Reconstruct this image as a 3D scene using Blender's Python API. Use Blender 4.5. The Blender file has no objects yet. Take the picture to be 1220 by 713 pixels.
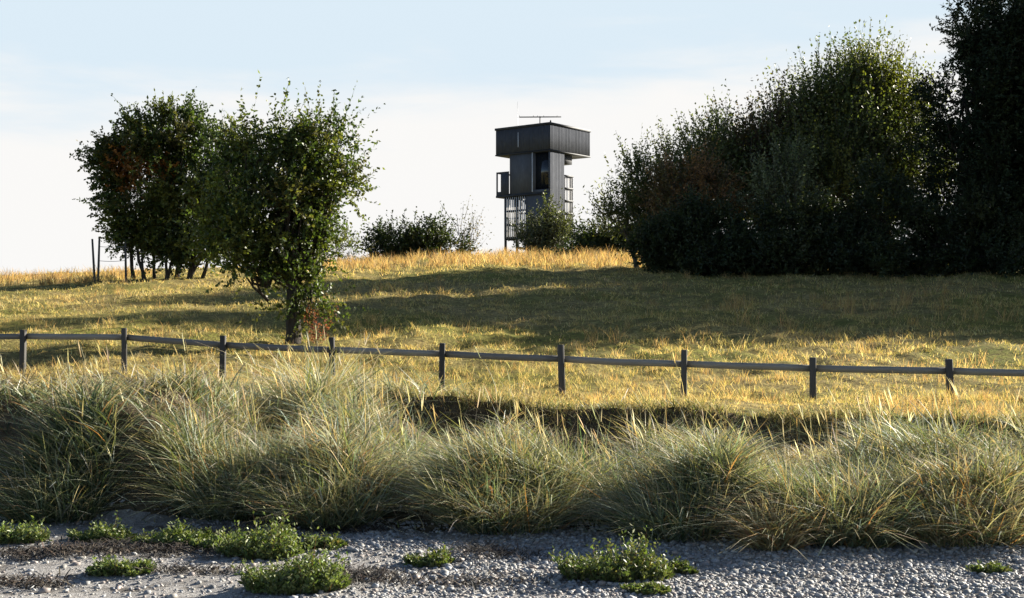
import bpy, math, random
import numpy as np
from mathutils import Vector, Matrix

rng = np.random.default_rng(11)
random.seed(11)
sc = bpy.context.scene
COL = sc.collection
F, CX, HOR, EYE = 1500.0, 610.0, 380.0, 1.6     # focal length and horizon of the 1220 px wide photograph


def at(px, py, Y):
    return np.array([(px - CX) / F * Y, Y, EYE + (HOR - py) / F * Y])


# ------------------------------------------------------------------ terrain
_w = []
_r = np.random.default_rng(5)
for lam, amp in ((7.0, .045), (3.4, .04), (1.7, .035), (.8, .026)):
    for k in range(4):
        a = _r.uniform(0, 2 * math.pi)
        _w.append((math.cos(a) * 2 * math.pi / lam * _r.uniform(.8, 1.25), math.sin(a) * 2 * math.pi / lam * _r.uniform(.8, 1.25), _r.uniform(0, 6.28), amp / 2))

KY = np.array([-3000, -60, -20, 0, 7, 9.1, 9.62, 10.4, 11.6, 12.9, 14.8, 15.1, 17, 20, 23, 26.6, 31, 36, 45, 50, 60, 75, 100, 120, 170, 300, 600, 6000])
KZ = np.array([-2.5, -2.0, -.7, 0, .0, .03, .26, .32, .25, -.02, -.06, .56, .45, .32, .58, 1.02, 1.55, 2.1, 3.1, 3.62, 4.45, 5.2, 6.5, 6.9, 6.0, 0, -2, -2.4])


def sstep(a, b, x):
    t = np.clip((x - a) / (b - a), 0, 1)
    return t * t * (3 - 2 * t)


def noise2(X, Y):
    n = 0
    for kx, ky, ph, am in _w:
        n = n + am * np.sin(kx * X + ky * Y + ph)
    return n


def edge_y(X):           # where the beach meets the grass
    X = np.asarray(X, float)
    return np.interp(X, [-40, -4.2, -1.2, 0, 1.8, 3.7, 40], [10.65, 10.3, 9.85, 9.55, 9.05, 8.75, 8.75]) + .17 * np.sin(2.55 * X + .35) + .07 * np.sin(5.6 * X + 1)


def ground_z(X, Y):
    X = np.asarray(X, float); Y = np.asarray(Y, float)
    Ys = Y + .35 * np.sin(X * .9 + 1) * ((Y > 12) & (Y < 18)) * sstep(12, 14, Y) * (1 - sstep(16, 18, Y)) + (9.5 - edge_y(X)) * (1 - sstep(10, 13, Y)) * sstep(6.8, 8.3, Y)
    z = np.interp(Ys, KY, KZ)
    # wooded bank of dune on the left, tall grass stands on it
    bank = np.exp(-((Y - 13.5) / 1.3) ** 2)
    z = z + bank * (.68 * np.exp(-((X + 1.8) / 1.25) ** 2) + .10 * np.exp(-((X + 4.4) / 1.2) ** 2))
    z = z - .20 * sstep(1.8, 3.4, X) * np.exp(-((Y - 15.6) / 1.3) ** 2) + sstep(-2.2, -3.0, X) * (1 - sstep(-30, -60, X)) * (.56 * sstep(edge_y(X) - .40, edge_y(X) + .30, Y) * (1 - sstep(11.6, 14, Y)) + .06 * np.exp(-((Y - 13.6) / 1.0) ** 2))
    z = z + (.17 * np.cos(3.8 * X + .5 * np.sin(1.3 * X)) * sstep(-2.6, -2.0, X) + .08 * np.sin(5.1 * X + 2.1 * Y) * np.sin(3.7 * Y - .9 * X + 1)) * sstep(edge_y(X) - .35, edge_y(X) + .25, Y) * (1 - sstep(12, 13, Y))
    # the land falls away to the left of the crest
    z = z - .030 * np.maximum(0, -X - 2) * np.clip(Y / 50, 0, 2.2) ** 1.2 * sstep(24, 40, Y) * (1 - sstep(180, 400, Y))
    z = z + .018 * np.maximum(0, -X) * sstep(18, 22, Y) * (1 - sstep(24, 34, Y))
    n = noise2(X, Y)
    amp = .18 + .32 * sstep(9.5, 11, Y) + .5 * sstep(20, 26, Y)
    far = sstep(60, 140, Y)
    return z + n * amp * (1 - .5 * far)


def gz(x, y):
    return float(ground_z(np.array([x]), np.array([y]))[0])


# ------------------------------------------------------------------ mesh helpers
def mesh_obj(name, V, faces, mats, parent=None, col=None, smooth=False, mat_idx=None):
    """faces: list of int arrays (n,3) / (n,4)"""
    me = bpy.data.meshes.new(name)
    V = np.asarray(V, np.float32)
    me.vertices.add(len(V)); me.vertices.foreach_set('co', V.ravel())
    loops = np.concatenate([np.asarray(f, np.int32).ravel() for f in faces if len(f)])
    sizes = np.concatenate([np.full(len(f), np.asarray(f).shape[1], np.int32) for f in faces if len(f)])
    starts = np.concatenate([[0], np.cumsum(sizes)[:-1]]).astype(np.int32)
    me.loops.add(len(loops)); me.loops.foreach_set('vertex_index', loops)
    me.polygons.add(len(sizes)); me.polygons.foreach_set('loop_start', starts); me.polygons.foreach_set('loop_total', sizes)
    if mat_idx is not None:
        me.polygons.foreach_set('material_index', np.asarray(mat_idx, np.int32))
    me.update(calc_edges=True)
    if smooth:
        me.polygons.foreach_set('use_smooth', np.ones(len(sizes), bool))
    if col is not None:
        c = np.ones((len(V), 4), np.float32); c[:, :3] = col
        at_ = me.attributes.new('Col', 'FLOAT_COLOR', 'POINT'); at_.data.foreach_set('color', c.ravel())
    for m in (mats if isinstance(mats, (list, tuple)) else [mats]):
        me.materials.append(m)
    o = bpy.data.objects.new(name, me); COL.objects.link(o)
    if parent is not None:
        o.parent = parent
    return o


def tag(o, label=None, cat=None, group=None, kind=None):
    if label: o['label'] = label
    if cat: o['category'] = cat
    if group: o['group'] = group
    if kind: o['kind'] = kind
    return o


def empty(name, loc, rz=0):
    o = bpy.data.objects.new(name, None); COL.objects.link(o)
    o.location = [float(v) for v in loc]; o.rotation_euler = (0, 0, rz); o.empty_display_size = .2
    return o


class MB:
    """collects boxes and tubes into one mesh"""
    def __init__(s): s.V = []; s.Q = []; s.T = []; s.n = 0
    def add(s, V, Q=None, T=None):
        V = np.asarray(V, float)
        if Q is not None and len(Q): s.Q.append(np.asarray(Q) + s.n)
        if T is not None and len(T): s.T.append(np.asarray(T) + s.n)
        s.V.append(V); s.n += len(V)
    def box(s, lo, hi, ch=0.0):
        lo = np.array(lo, float); hi = np.array(hi, float)
        if ch <= 0:
            V = [[(lo, hi)[i][0], (lo, hi)[j][1], (lo, hi)[k][2]] for i in (0, 1) for j in (0, 1) for k in (0, 1)]
            s.add(V, [[0, 1, 3, 2], [4, 6, 7, 5], [0, 4, 5, 1], [2, 3, 7, 6], [0, 2, 6, 4], [1, 5, 7, 3]])
            return
        import bmesh
        bm = bmesh.new(); bmesh.ops.create_cube(bm, size=1)
        for v in bm.verts:
            v.co = Vector(lo + (np.array(v.co) + .5) * (hi - lo))
        bmesh.ops.bevel(bm, geom=bm.edges[:], offset=ch, segments=1, affect='EDGES')
        bm.verts.index_update()
        V = [v.co[:] for v in bm.verts]
        s.add(V, [[v.index for v in f.verts] for f in bm.faces if len(f.verts) == 4], [[v.index for v in f.verts] for f in bm.faces if len(f.verts) == 3])
        bm.free()
    def beam(s, a, b, w, h, twist=0):
        """bar of section w x h from a to b"""
        a = np.array(a, float); b = np.array(b, float); d = b - a; L = np.linalg.norm(d); d /= L
        up = np.array([0, 0, 1.]) if abs(d[2]) < .95 else np.array([0, 1., 0])
        r = np.cross(d, up); r /= np.linalg.norm(r); u = np.cross(r, d)
        V = []
        for p in (a, b):
            for sx, sy in ((-1, -1), (1, -1), (1, 1), (-1, 1)):
                V.append(p + r * sx * w / 2 + u * sy * h / 2)
        s.add(V, [[0, 1, 5, 4], [1, 2, 6, 5], [2, 3, 7, 6], [3, 0, 4, 7], [3, 2, 1, 0], [4, 5, 6, 7]])
    def tube(s, P, R, n=6, cap=True):
        P = np.asarray(P, float); R = np.asarray(R, float)
        V = []
        T = np.gradient(P, axis=0); T /= np.linalg.norm(T, axis=1)[:, None] + 1e-9
        ref = np.array([.31, .95, .1])
        for p, t, r in zip(P, T, R):
            a = np.cross(t, ref); a /= np.linalg.norm(a) + 1e-9; b = np.cross(t, a)
            for k in range(n):
                an = 2 * math.pi * k / n
                V.append(p + r * (math.cos(an) * a + math.sin(an) * b))
        Q = []
        for i in range(len(P) - 1):
            for k in range(n):
                Q.append([i * n + k, i * n + (k + 1) % n, (i + 1) * n + (k + 1) % n, (i + 1) * n + k])
        Tt = []
        if cap:
            V.append(P[-1] + T[-1] * R[-1] * .3); c = len(V) - 1
            for k in range(n):
                Tt.append([(len(P) - 1) * n + k, (len(P) - 1) * n + (k + 1) % n, c])
        s.add(V, Q, Tt)
    def build(s, name, mat, parent=None, smooth=False):
        return mesh_obj(name, np.concatenate(s.V), [np.concatenate(s.Q) if s.Q else [], np.concatenate(s.T) if s.T else []], mat, parent, smooth=smooth)


# ------------------------------------------------------------------ materials
def mat_new(name):
    m = bpy.data.materials.new(name); m.use_nodes = True
    nt = m.node_tree; nt.nodes.clear()
    out = nt.nodes.new('ShaderNodeOutputMaterial')
    return m, nt, out


def N(nt, t, **kw):
    n = nt.nodes.new(t)
    for k, v in kw.items():
        if k.startswith('i_'):
            n.inputs[int(k[2:])].default_value = v
        else:
            setattr(n, k, v)
    return n


def ramp(nt, fac, stops):
    r = nt.nodes.new('ShaderNodeValToRGB')
    e = r.color_ramp.elements
    while len(e) < len(stops): e.new(.5)
    for el, (p, c) in zip(e, stops):
        el.position = p; el.color = (*c, 1) if len(c) == 3 else c
    nt.links.new(fac, r.inputs[0])
    return r.outputs[0]


def noise(nt, vec, scale, detail=4, rough=.55, dist=0):
    n = N(nt, 'ShaderNodeTexNoise'); n.inputs['Scale'].default_value = scale; n.inputs['Detail'].default_value = detail
    n.inputs['Roughness'].default_value = rough; n.inputs['Distortion'].default_value = dist
    if vec is not None: nt.links.new(vec, n.inputs['Vector'])
    return n.outputs['Fac']


def mapping(nt, scale=(1, 1, 1), coord='Object'):
    t = N(nt, 'ShaderNodeTexCoord'); mp = N(nt, 'ShaderNodeMapping'); mp.inputs['Scale'].default_value = scale
    nt.links.new(t.outputs[coord], mp.inputs['Vector'])
    return mp.outputs[0]


def mixc(nt, fac, a, b, mode='MIX'):
    m = N(nt, 'ShaderNodeMix', data_type='RGBA', blend_type=mode)
    for sock, v in ((m.inputs[0], fac), (m.inputs[6], a), (m.inputs[7], b)):
        if hasattr(v, 'links'): nt.links.new(v, sock)
        else: sock.default_value = v if not isinstance(v, tuple) or len(v) == 4 else (*v, 1)
    return m.outputs[2]


def leaf_material(name, trans=.35, rough=.5, spec=.25, tcol=(1.0, 1.0, .55)):
    """two sided thin leaf: reflects the attribute colour and lets some light through"""
    m, nt, out = mat_new(name)
    a = N(nt, 'ShaderNodeAttribute', attribute_name='Col')
    p = N(nt, 'ShaderNodeBsdfPrincipled'); p.inputs['Roughness'].default_value = rough; p.inputs['Specular IOR Level'].default_value = spec
    nt.links.new(a.outputs['Color'], p.inputs['Base Color'])
    t = N(nt, 'ShaderNodeBsdfTranslucent')
    nt.links.new(mixc(nt, 1.0, a.outputs['Color'], tcol, 'MULTIPLY'), t.inputs['Color'])
    mx = N(nt, 'ShaderNodeMixShader'); mx.inputs[0].default_value = trans
    nt.links.new(p.outputs[0], mx.inputs[1]); nt.links.new(t.outputs[0], mx.inputs[2]); nt.links.new(mx.outputs[0], out.inputs[0])
    return m


M_LEAF = leaf_material('leaf', .38, .45, .3, (1.25, 1.35, .5))
M_PINE = leaf_material('needles', .12, .6, .15, (1, 1, .5))
M_GRASS = leaf_material('grass_blade', .30, .52, .20, (1.2, 1.1, .6))
M_HAY = leaf_material('dry_grass_blade', .56, .6, .12, (1.1, .98, .62))
M_HERB = leaf_material('herb_leaf', .30, .45, .3, (1.2, 1.3, .5))


def bark_material(name, c0, c1, scale=18):
    m, nt, out = mat_new(name)
    v = mapping(nt, (scale, scale, scale * .25))
    f = noise(nt, v, 1.0, 5, .65)
    p = N(nt, 'ShaderNodeBsdfPrincipled'); p.inputs['Roughness'].default_value = .9; p.inputs['Specular IOR Level'].default_value = .1
    nt.links.new(ramp(nt, f, [(.3, c0), (.7, c1)]), p.inputs['Base Color'])
    b = N(nt, 'ShaderNodeBump'); b.inputs['Strength'].default_value = .8; b.inputs['Distance'].default_value = .03
    nt.links.new(f, b.inputs['Height']); nt.links.new(b.outputs[0], p.inputs['Normal']); nt.links.new(p.outputs[0], out.inputs[0])
    return m


M_BARK = bark_material('bark', (.035, .030, .024), (.13, .115, .09))
M_BARKD = bark_material('dark_bark', (.02, .017, .014), (.07, .06, .05))


def wood_material(name, c0, c1, c2, axis=0, rough=.8):
    m, nt, out = mat_new(name)
    s = [14, 14, 14]; s[axis] = .9
    v = mapping(nt, tuple(s))
    f = noise(nt, v, 1.6, 6, .6, .4)
    g = noise(nt, mapping(nt, (1.3, 1.3, 1.3)), 1.2, 3)
    c = mixc(nt, g, ramp(nt, f, [(.25, c0), (.55, c1), (.8, c2)]), c0)
    oi = N(nt, 'ShaderNodeObjectInfo')
    c = mixc(nt, 1.0, c, ramp(nt, oi.outputs['Random'], [(0, (.72, .72, .74)), (.5, (1, .99, .97)), (1, (1.3, 1.26, 1.2))]), 'MULTIPLY')
    p = N(nt, 'ShaderNodeBsdfPrincipled'); p.inputs['Roughness'].default_value = rough; p.inputs['Specular IOR Level'].default_value = .25 if rough < .85 else .05
    nt.links.new(c, p.inputs['Base Color'])
    b = N(nt, 'ShaderNodeBump'); b.inputs['Strength'].default_value = .5; b.inputs['Distance'].default_value = .01
    nt.links.new(f, b.inputs['Height']); nt.links.new(b.outputs[0], p.inputs['Normal']); nt.links.new(p.outputs[0], out.inputs[0])
    return m


M_RAIL = wood_material('weathered_rail', (.13, .128, .125), (.24, .235, .23), (.36, .352, .345), 0)
M_POST = wood_material('weathered_post', (.045, .042, .040), (.09, .086, .082), (.17, .16, .155), 2)
M_TAR = wood_material('tarred_boards', (.056, .060, .070), (.093, .10, .118), (.135, .143, .163), 2, .9)
M_TARD = wood_material('dark_boards', (.016, .018, .022), (.028, .031, .038), (.045, .049, .058), 2, .6)
M_SLAT = wood_material('grey_slats', (.30, .30, .31), (.44, .44, .45), (.55, .55, .56), 2, .7)


def simple(name, c, rough=.5, metal=0.0):
    m, nt, out = mat_new(name)
    p = N(nt, 'ShaderNodeBsdfPrincipled'); p.inputs['Roughness'].default_value = rough; p.inputs['Metallic'].default_value = metal
    f = noise(nt, mapping(nt, (6, 6, 6)), 1.5, 4)
    nt.links.new(ramp(nt, f, [(.3, tuple(x * .75 for x in c)), (.7, tuple(min(1, x * 1.2) for x in c))]), p.inputs['Base Color'])
    nt.links.new(p.outputs[0], out.inputs[0])
    return m


M_STEEL = simple('grey_steel', (.25, .26, .28), .45, .6)
M_PALE = simple('pale_pipe', (.45, .46, .48), .4)
M_GLASS = simple('dark_window', (.012, .014, .018), .12)


def ground_material():
    m, nt, out = mat_new('meadow_soil')
    tc = N(nt, 'ShaderNodeTexCoord').outputs['Object']
    sep = N(nt, 'ShaderNodeSeparateXYZ'); nt.links.new(tc, sep.inputs[0])
    big = noise(nt, tc, .22, 4, .6); mid = noise(nt, tc, 1.3, 5, .65); fine = noise(nt, tc, 9, 5, .7)
    hay = ramp(nt, mid, [(.32, (.15, .13, .05)), (.5, (.28, .22, .085)), (.68, (.40, .31, .13))])
    green = ramp(nt, mid, [(.3, (.10, .12, .025)), (.7, (.26, .24, .055))])
    g = mixc(nt, ramp(nt, big, [(.42, (0, 0, 0)), (.62, (1, 1, 1))]), hay, green)
    g = mixc(nt, ramp(nt, fine, [(.35, (1, 1, 1)), (.6, (0, 0, 0))]), g, (.10, .075, .03))
    # bare dark soil under the dune grass near the beach
    mr = N(nt, 'ShaderNodeMapRange'); mr.inputs[1].default_value = 15.2; mr.inputs[2].default_value = 15.6
    nt.links.new(sep.outputs[1], mr.inputs[0])
    soil = ramp(nt, fine, [(.3, (.045, .035, .023)), (.7, (.12, .095, .062))])
    c = mixc(nt, mr.outputs[0], soil, g)
    p = N(nt, 'ShaderNodeBsdfPrincipled'); p.inputs['Roughness'].default_value = .95; p.inputs['Specular IOR Level'].default_value = .05
    nt.links.new(c, p.inputs['Base Color'])
    b = N(nt, 'ShaderNodeBump'); b.inputs['Strength'].default_value = .9; b.inputs['Distance'].default_value = .08
    nt.links.new(fine, b.inputs['Height']); nt.links.new(b.outputs[0], p.inputs['Normal']); nt.links.new(p.outputs[0], out.inputs[0])
    return m


def beach_material():
    m, nt, out = mat_new('sand_and_shingle')
    tc = N(nt, 'ShaderNodeTexCoord').outputs['Object']
    fine = noise(nt, tc, 38, 6, .75); mid = noise(nt, tc, 5.0, 5, .6); big = noise(nt, mapping(nt, (.8, 1.9, 1)), 1.1, 4, .6)
    c = ramp(nt, fine, [(.28, (.14, .13, .12)), (.5, (.32, .305, .29)), (.72, (.48, .465, .45))])
    c = mixc(nt, ramp(nt, mid, [(.52, (0, 0, 0)), (.64, (.75, .75, .75))]), c, (.13, .115, .10))
    c = mixc(nt, ramp(nt, big, [(.56, (0, 0, 0)), (.66, (.8, .8, .8))]), c, (.075, .062, .05))
    p = N(nt, 'ShaderNodeBsdfPrincipled'); p.inputs['Roughness'].default_value = .9; p.inputs['Specular IOR Level'].default_value = .15
    nt.links.new(c, p.inputs['Base Color'])
    b = N(nt, 'ShaderNodeBump'); b.inputs['Strength'].default_value = 1.0; b.inputs['Distance'].default_value = .03
    nt.links.new(fine, b.inputs['Height']); nt.links.new(b.outputs[0], p.inputs['Normal']); nt.links.new(p.outputs[0], out.inputs[0])
    return m


def pebble_material():
    m, nt, out = mat_new('pebbles')
    a = N(nt, 'ShaderNodeAttribute', attribute_name='Col')
    f = noise(nt, mapping(nt, (1, 1, 1)), 60, 3)
    c = mixc(nt, 1.0, a.outputs['Color'], ramp(nt, f, [(.3, (.75, .75, .75)), (.7, (1.15, 1.15, 1.15))]), 'MULTIPLY')
    p = N(nt, 'ShaderNodeBsdfPrincipled'); p.inputs['Roughness'].default_value = .6; p.inputs['Specular IOR Level'].default_value = .3
    nt.links.new(c, p.inputs['Base Color']); nt.links.new(p.outputs[0], out.inputs[0])
    return m


# ------------------------------------------------------------------ ground sheets
def seq(*spans):
    out = []
    for a, b, st in spans:
        out += list(np.arange(a, b - 1e-6, st))
    return np.array(out)


def grid_obj(name, xs, ys, zf, mat):
    X, Y = np.meshgrid(xs, ys); Z = zf(X, Y)
    V = np.stack([X, Y, Z], -1).reshape(-1, 3)
    nx, ny = len(xs), len(ys)
    i = np.arange(ny - 1)[:, None] * nx + np.arange(nx - 1)[None]
    Q = np.stack([i, i + 1, i + nx + 1, i + nx], -1).reshape(-1, 4)
    return mesh_obj(name, V, [Q], mat, smooth=True)


gx = np.geomspace(44, 5000, 26)
xs = np.concatenate([-gx[::-1], seq((-43.5, -9, .5), (-9, 9, .12), (9, 43.5, .5)), gx])
ys = np.concatenate([-np.geomspace(30, 3000, 12)[::-1], seq((-25, 7, 2), (7, 17, .1), (17, 32, .22), (32, 72, .45), (72, 125, 1.5)), np.geomspace(126, 5900, 34)])
g = grid_obj('ground', xs, ys, ground_z, ground_material()); tag(g, 'grassy rise of dry golden meadow climbing from the beach to the crest', 'ground', kind='structure')


def beach_z(X, Y):
    e = edge_y(X)
    t = Y                                   # here Y is a 0..1 row coordinate
    yy = -25 + (e + .55 + 25) * t
    return yy


tx = seq((-43, -7, 1.0), (-7, 7.01, .07), (7.5, 43.1, 1.0))
tt = 1 - np.concatenate([np.linspace(0, .12, 64), np.linspace(.14, 1, 20)])[::-1]
TX, TT = np.meshgrid(tx, tt)
YY = -25 + (edge_y(TX) - .12 + 25) * TT
def beach_lump(TX, YY):
    return .010 * np.sin(TX * 7.3 + 2.1 * np.sin(YY * 5)) * np.sin(YY * 9.1 + 1.7 * np.sin(TX * 4)) + .012 * np.sin(TX * 2.9 + YY * 4.2)


lump = beach_lump(TX, YY)
ZZ = ground_z(TX, YY) + .03 + lump - .11 * sstep(edge_y(TX) - .40, edge_y(TX) - .12, YY)
V = np.stack([TX, YY, ZZ], -1).reshape(-1, 3)
nx, ny = len(tx), len(tt)
i = np.arange(ny - 1)[:, None] * nx + np.arange(nx - 1)[None]
b = mesh_obj('beach', V, [np.stack([i, i + 1, i + nx + 1, i + nx], -1).reshape(-1, 4)], beach_material(), smooth=True)
tag(b, 'pale grey beach of sand and shingle below the grass bank', 'beach', kind='structure')


def bz(X, Y):
    X = np.asarray(X, float); Y = np.asarray(Y, float)
    return ground_z(X, Y) + .03 + beach_lump(X, Y)


# pebbles
def icosphere():
    import bmesh
    bm = bmesh.new(); bmesh.ops.create_icosphere(bm, subdivisions=1, radius=1)
    V = np.array([v.co[:] for v in bm.verts]); bm.verts.index_update()
    Fc = np.array([[v.index for v in f.verts] for f in bm.faces]); bm.free()
    return V, Fc


def pebbles():
    n = 150000
    X = rng.uniform(-5.6, 5.6, n); Y = rng.uniform(6.5, 11, n)
    dens = .13 + .87 * sstep(-2.0, .2, X + .5 * np.sin(Y * 2.3))
    dens = dens * np.where(X > .6, 1, .55 + .45 * (np.sin(X * 3.1 + Y * 2) * np.sin(Y * 4.3 - X) > -.35))
    keep = (rng.random(n) < dens) & (Y < edge_y(X) - .25)
    X, Y = X[keep], Y[keep]; n = len(X)
    s = np.clip(rng.lognormal(-.12, .48, n), .4, 3.0) * .0098
    P0, Fc = icosphere()
    lump = 1 + .16 * rng.standard_normal((n, len(P0))) * .5
    sc3 = np.stack([s * rng.uniform(.9, 1.5, n), s * rng.uniform(.75, 1.1, n), s * rng.uniform(.45, .75, n)], -1)
    P = P0[None] * lump[..., None] * sc3[:, None]
    a = rng.uniform(0, 6.283, n); ca, sa = np.cos(a)[:, None], np.sin(a)[:, None]
    tl = rng.normal(0, .25, n)[:, None]
    x, y, z = P[..., 0], P[..., 1], P[..., 2]
    z2 = z + x * tl
    P = np.stack([x * ca - y * sa, x * sa + y * ca, z2], -1)
    P += np.stack([X, Y, bz(X, Y) + s * rng.uniform(-.1, .4, n)], -1)[:, None]
    base = rng.uniform(.19, .36, n)
    tint = np.array([[1, .98, .95], [.95, .97, 1.0], [1, .86, .78], [.8, .8, .82], [1, .95, .86]])[rng.integers(0, 5, n)]
    c = np.repeat((base[:, None] * tint), len(P0), 0)
    Tn = (Fc[None] + (np.arange(n) * len(P0))[:, None, None]).reshape(-1, 3)
    o = mesh_obj('pebbles', P.reshape(-1, 3), [Tn], pebble_material(), col=c, smooth=True)
    tag(o, 'loose grey and pinkish pebbles strewn over the beach', 'pebbles', kind='stuff')


pebbles()


# ------------------------------------------------------------------ blades (grass)
def blade_mesh(root, h, w, ang, lean, bend, col, tipcol=None, L=5, yaw=None, droop=0.0):
    """n thin tapered blades.  ang: direction of lean; lean, bend: sideways travel (share of height)"""
    n = len(root)
    t = np.linspace(0, 1, L)[None, :]
    d = np.stack([np.cos(ang), np.sin(ang), np.zeros(n)], -1)
    side = lean[:, None] * t + bend[:, None] * t ** 2.2
    zz = t - (.36 * bend[:, None] + droop) * t ** 2.5
    C = root[:, None] + d[:, None] * (side * h[:, None])[..., None]
    C[..., 2] += zz * h[:, None]
    if yaw is None: yaw = rng.uniform(0, math.pi, n)
    wd = np.stack([np.cos(yaw), np.sin(yaw), np.zeros(n)], -1)
    wp = w[:, None] * np.clip(1.0 - t ** 1.8, .06, 1) * (.65 + .7 * np.sqrt(t))
    A = C - wd[:, None] * wp[..., None] / 2; B = C + wd[:, None] * wp[..., None] / 2
    V = np.stack([A, B], 2).reshape(-1, 3)
    i = (np.arange(n) * L * 2)[:, None] + (np.arange(L - 1) * 2)[None]
    Q = np.stack([i, i + 1, i + 3, i + 2], -1).reshape(-1, 4)
    if tipcol is None: tipcol = col
    cc = col[:, None] * (1 - t[..., None] ** 1.5) + tipcol[:, None] * t[..., None] ** 1.5
    cc = np.repeat(cc, 2, 1).reshape(-1, 3)
    return V, Q, cc


def pal(colors, weights, n, jit=.22):
    c = np.array(colors)[rng.choice(len(colors), n, p=np.array(weights) / np.sum(weights))]
    return np.clip(c * (1 + jit * rng.standard_normal((n, 1))) * (1 + .06 * rng.standard_normal((n, 3))), .004, .9)


def join(parts):
    V = []; Q = []; C = []; k = 0
    for v, q, c in parts:
        V.append(v); Q.append(q + k); C.append(c); k += len(v)
    return np.concatenate(V), np.concatenate(Q), np.concatenate(C)


BLUEGREEN = (.175, .22, .16); YGREEN = (.21, .24, .10); STRAW = (.42, .375, .235); TAN = (.34, .275, .155); DKGREEN = (.075, .105, .055); PALE = (.56, .55, .45)


def dune_density(X, Y):
    e = edge_y(X)
    d = sstep(e - .50, e - .25, Y)
    d = d * (1 - .62 * sstep(-2.5, -3.1, X) * (1 - sstep(e + .1, e + .4, Y)))
    hollow = np.exp(-((Y - 14.0) / 1.15) ** 2) * sstep(-1.9, -.9, X) * (1 - sstep(2.2, 3.4, X))
    d = d * (1 - .97 * np.clip(hollow * 1.6, 0, 1))
    d = d * (1 - sstep(14.9, 15.6, Y) * sstep(-2.2, -.6, X)) * (1 - sstep(16.5, 19, Y))
    return d


def clumpy(n, x0, x1, y0, y1, nc, sig):
    cx = rng.uniform(x0, x1, nc); cy = rng.uniform(y0, y1, nc); ch = rng.uniform(.55, 1.25, nc); ca = rng.uniform(0, 6.283, nc); ct = rng.random(nc)
    k = rng.integers(0, nc, n)
    dx = rng.normal(0, sig, n); dy = rng.normal(0, sig, n)
    return cx[k] + dx, cy[k] + dy, dx, dy, ch[k], ca[k], ct[k]


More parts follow.
